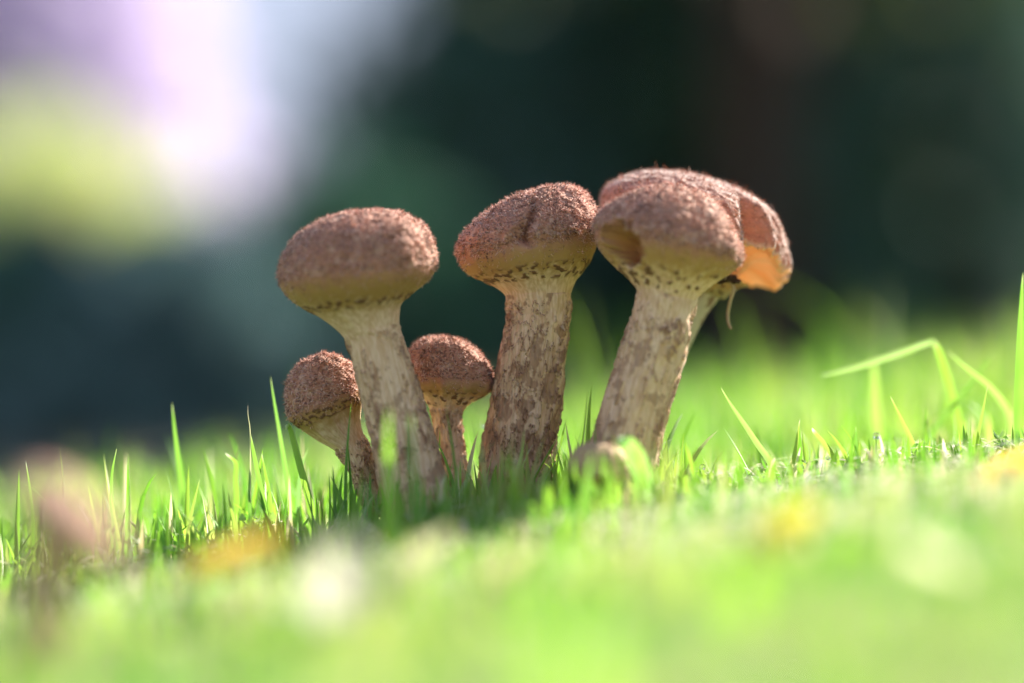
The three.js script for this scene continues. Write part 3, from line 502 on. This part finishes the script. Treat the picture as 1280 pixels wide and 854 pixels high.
fallen('fallen_leaf', 'pale yellow leaf in the blurred grass below the middle mushroom', 'leaf', 642, 716, 0.24, 96, 70, 1.2, -0.6, 0.5, [0.64, 0.54, 0.22], [0.66, 0.58, 0.34], 0.4);
fallen('fallen_leaf', 'pale beige leaf lying in the close grass at the lower right', 'leaf', 1180, 715, 0.3, 120, 60, 1.5, 0.4, 0.0, [0.8, 0.7, 0.45], [0.8, 0.74, 0.55], 0.4);

// ---------------------------------------------------------------- clippings, sprigs, dew
{
  reseed(404);
  const straw = bladeGeo(0.7, 0.4, 0.8, 5), q = new THREE.Quaternion(), e = new THREE.Euler(), items = [];
  for (let i = 0; i < 2600; i++) {
    const feet = i > 2200, z = feet ? between(-0.015, 0.06) : between(-0.07, 0.22), d = FOCUS - z, px = feet ? between(430, 860) : rnd() < 0.65 ? between(790, 1330) : between(-40, 800), x = (px - 640) / FPX * d, l = between(0.004, 0.013), w = between(0.0006, 0.0014);
    e.set(Math.PI / 2 + between(-0.55, 0.25), rnd() * 6.283, rnd() * 3, 'YXZ'); q.setFromEuler(e);
    const c = mix3([0.5, 0.42, 0.24], [0.82, 0.78, 0.6], rnd()), g = rnd() < 0.3 ? [0.45, 0.55, 0.2] : c;
    items.push([new THREE.Matrix4().compose(V(x, groundY(x, z) + between(0.001, 0.0075), z), q, V(w, l, l)), g]);
  }
  const m = many('grass_clippings', straw, grassMat, items); tag(m, 'pale dry grass clippings strewn over the lawn on the right', 'clippings');
}
function sprig(label, px, py, z, h, s) {
  reseed(s * 31);
  const p = at(px, py, z); const b = p.clone(); b.y = groundY(p.x, z); const H = Math.max(0.004, p.y - b.y + h * unit(z));
  const t = thing('clover_sprig', b, label, 'small plant', 'little leafy sprigs in the lawn'), stems = [];
  for (let k = 0; k < 9; k++) {
    const a = rnd() * 6.283, r = between(0.001, 0.005), y = H * between(0.5, 1), tip = V(Math.cos(a) * r, y, Math.sin(a) * r), q = new THREE.Quaternion().setFromEuler(new THREE.Euler(between(0.6, 1.7), a, 0, 'YXZ')), l = between(0.0022, 0.0042);
    stems.push(tube([V(0, -0.001, 0), V(tip.x * 0.3, y * 0.6, tip.z * 0.3), tip], 0.0003, 0.0002, 5, 6));
    const g = leafGeo.clone(); g.scale(l * 1.5, l, l); g.applyQuaternion(q); g.translate(tip.x, tip.y, tip.z);
    put('leaf', g, sprigMat, t);
  }
  put('stem', mergeGeometries(stems), sprigMat, t);
}
const sprigMat = phys({ color: new THREE.Color().setRGB(0.3, 0.5, 0.1), roughness: 0.98, transmission: 0.45, clearcoat: 0.4, clearcoatRoughness: 0.3 });
sprig('little leafy sprig beside the curled sprout right of the right pair', 936, 618, 0.0, 6, 1);
sprig('little leafy sprig at the foot of the narrow dark blade on the right', 1078, 606, 0.002, 6, 2);
sprig('little leafy sprig under the yellow leaning blade on the right', 1150, 596, 0.0, 4, 3);
sprig('little leafy sprig at the right edge under the jointed stalk', 1252, 560, 0.0, 14, 4);
sprig('little leafy sprig at the foot of the withered-tipped blade', 322, 655, 0.0, 6, 5);
{
  const dew = phys({ roughness: 0.02, transmission: 1, thickness: 0.002, ior: 1.33 });
  const drop = (label, px, py, z, r) => { const g = new THREE.SphereGeometry(r, 24, 18); g.scale(1, 0.94, 1); const m = put('dew_drop', g, dew); m.position.copy(at(px, py, z)); tag(m, label, 'dew drop', 'dew drops on the grass'); };
  drop('round dew drop shining among the blades on the right', 1096, 545, -0.02, 0.0012);
  drop('dew drop shining between the small round mushroom and the middle stem', 605, 531, -0.04, 0.0011);
  drop('dew drop on top of the thin stalk right of the right pair', 878, 584, 0.001, 0.001);
  drop('dew drop beside the short pale-tipped blade on the right', 1035, 573, -0.004, 0.0009);
  drop('dew drop low on the right, under the bowed pale blade', 832, 666, 0.01, 0.0008);
  drop('dew drop at the tip of the bowed pale blade', 829, 641, 0.01, 0.0007);
}
renderer.render(scene, camera);
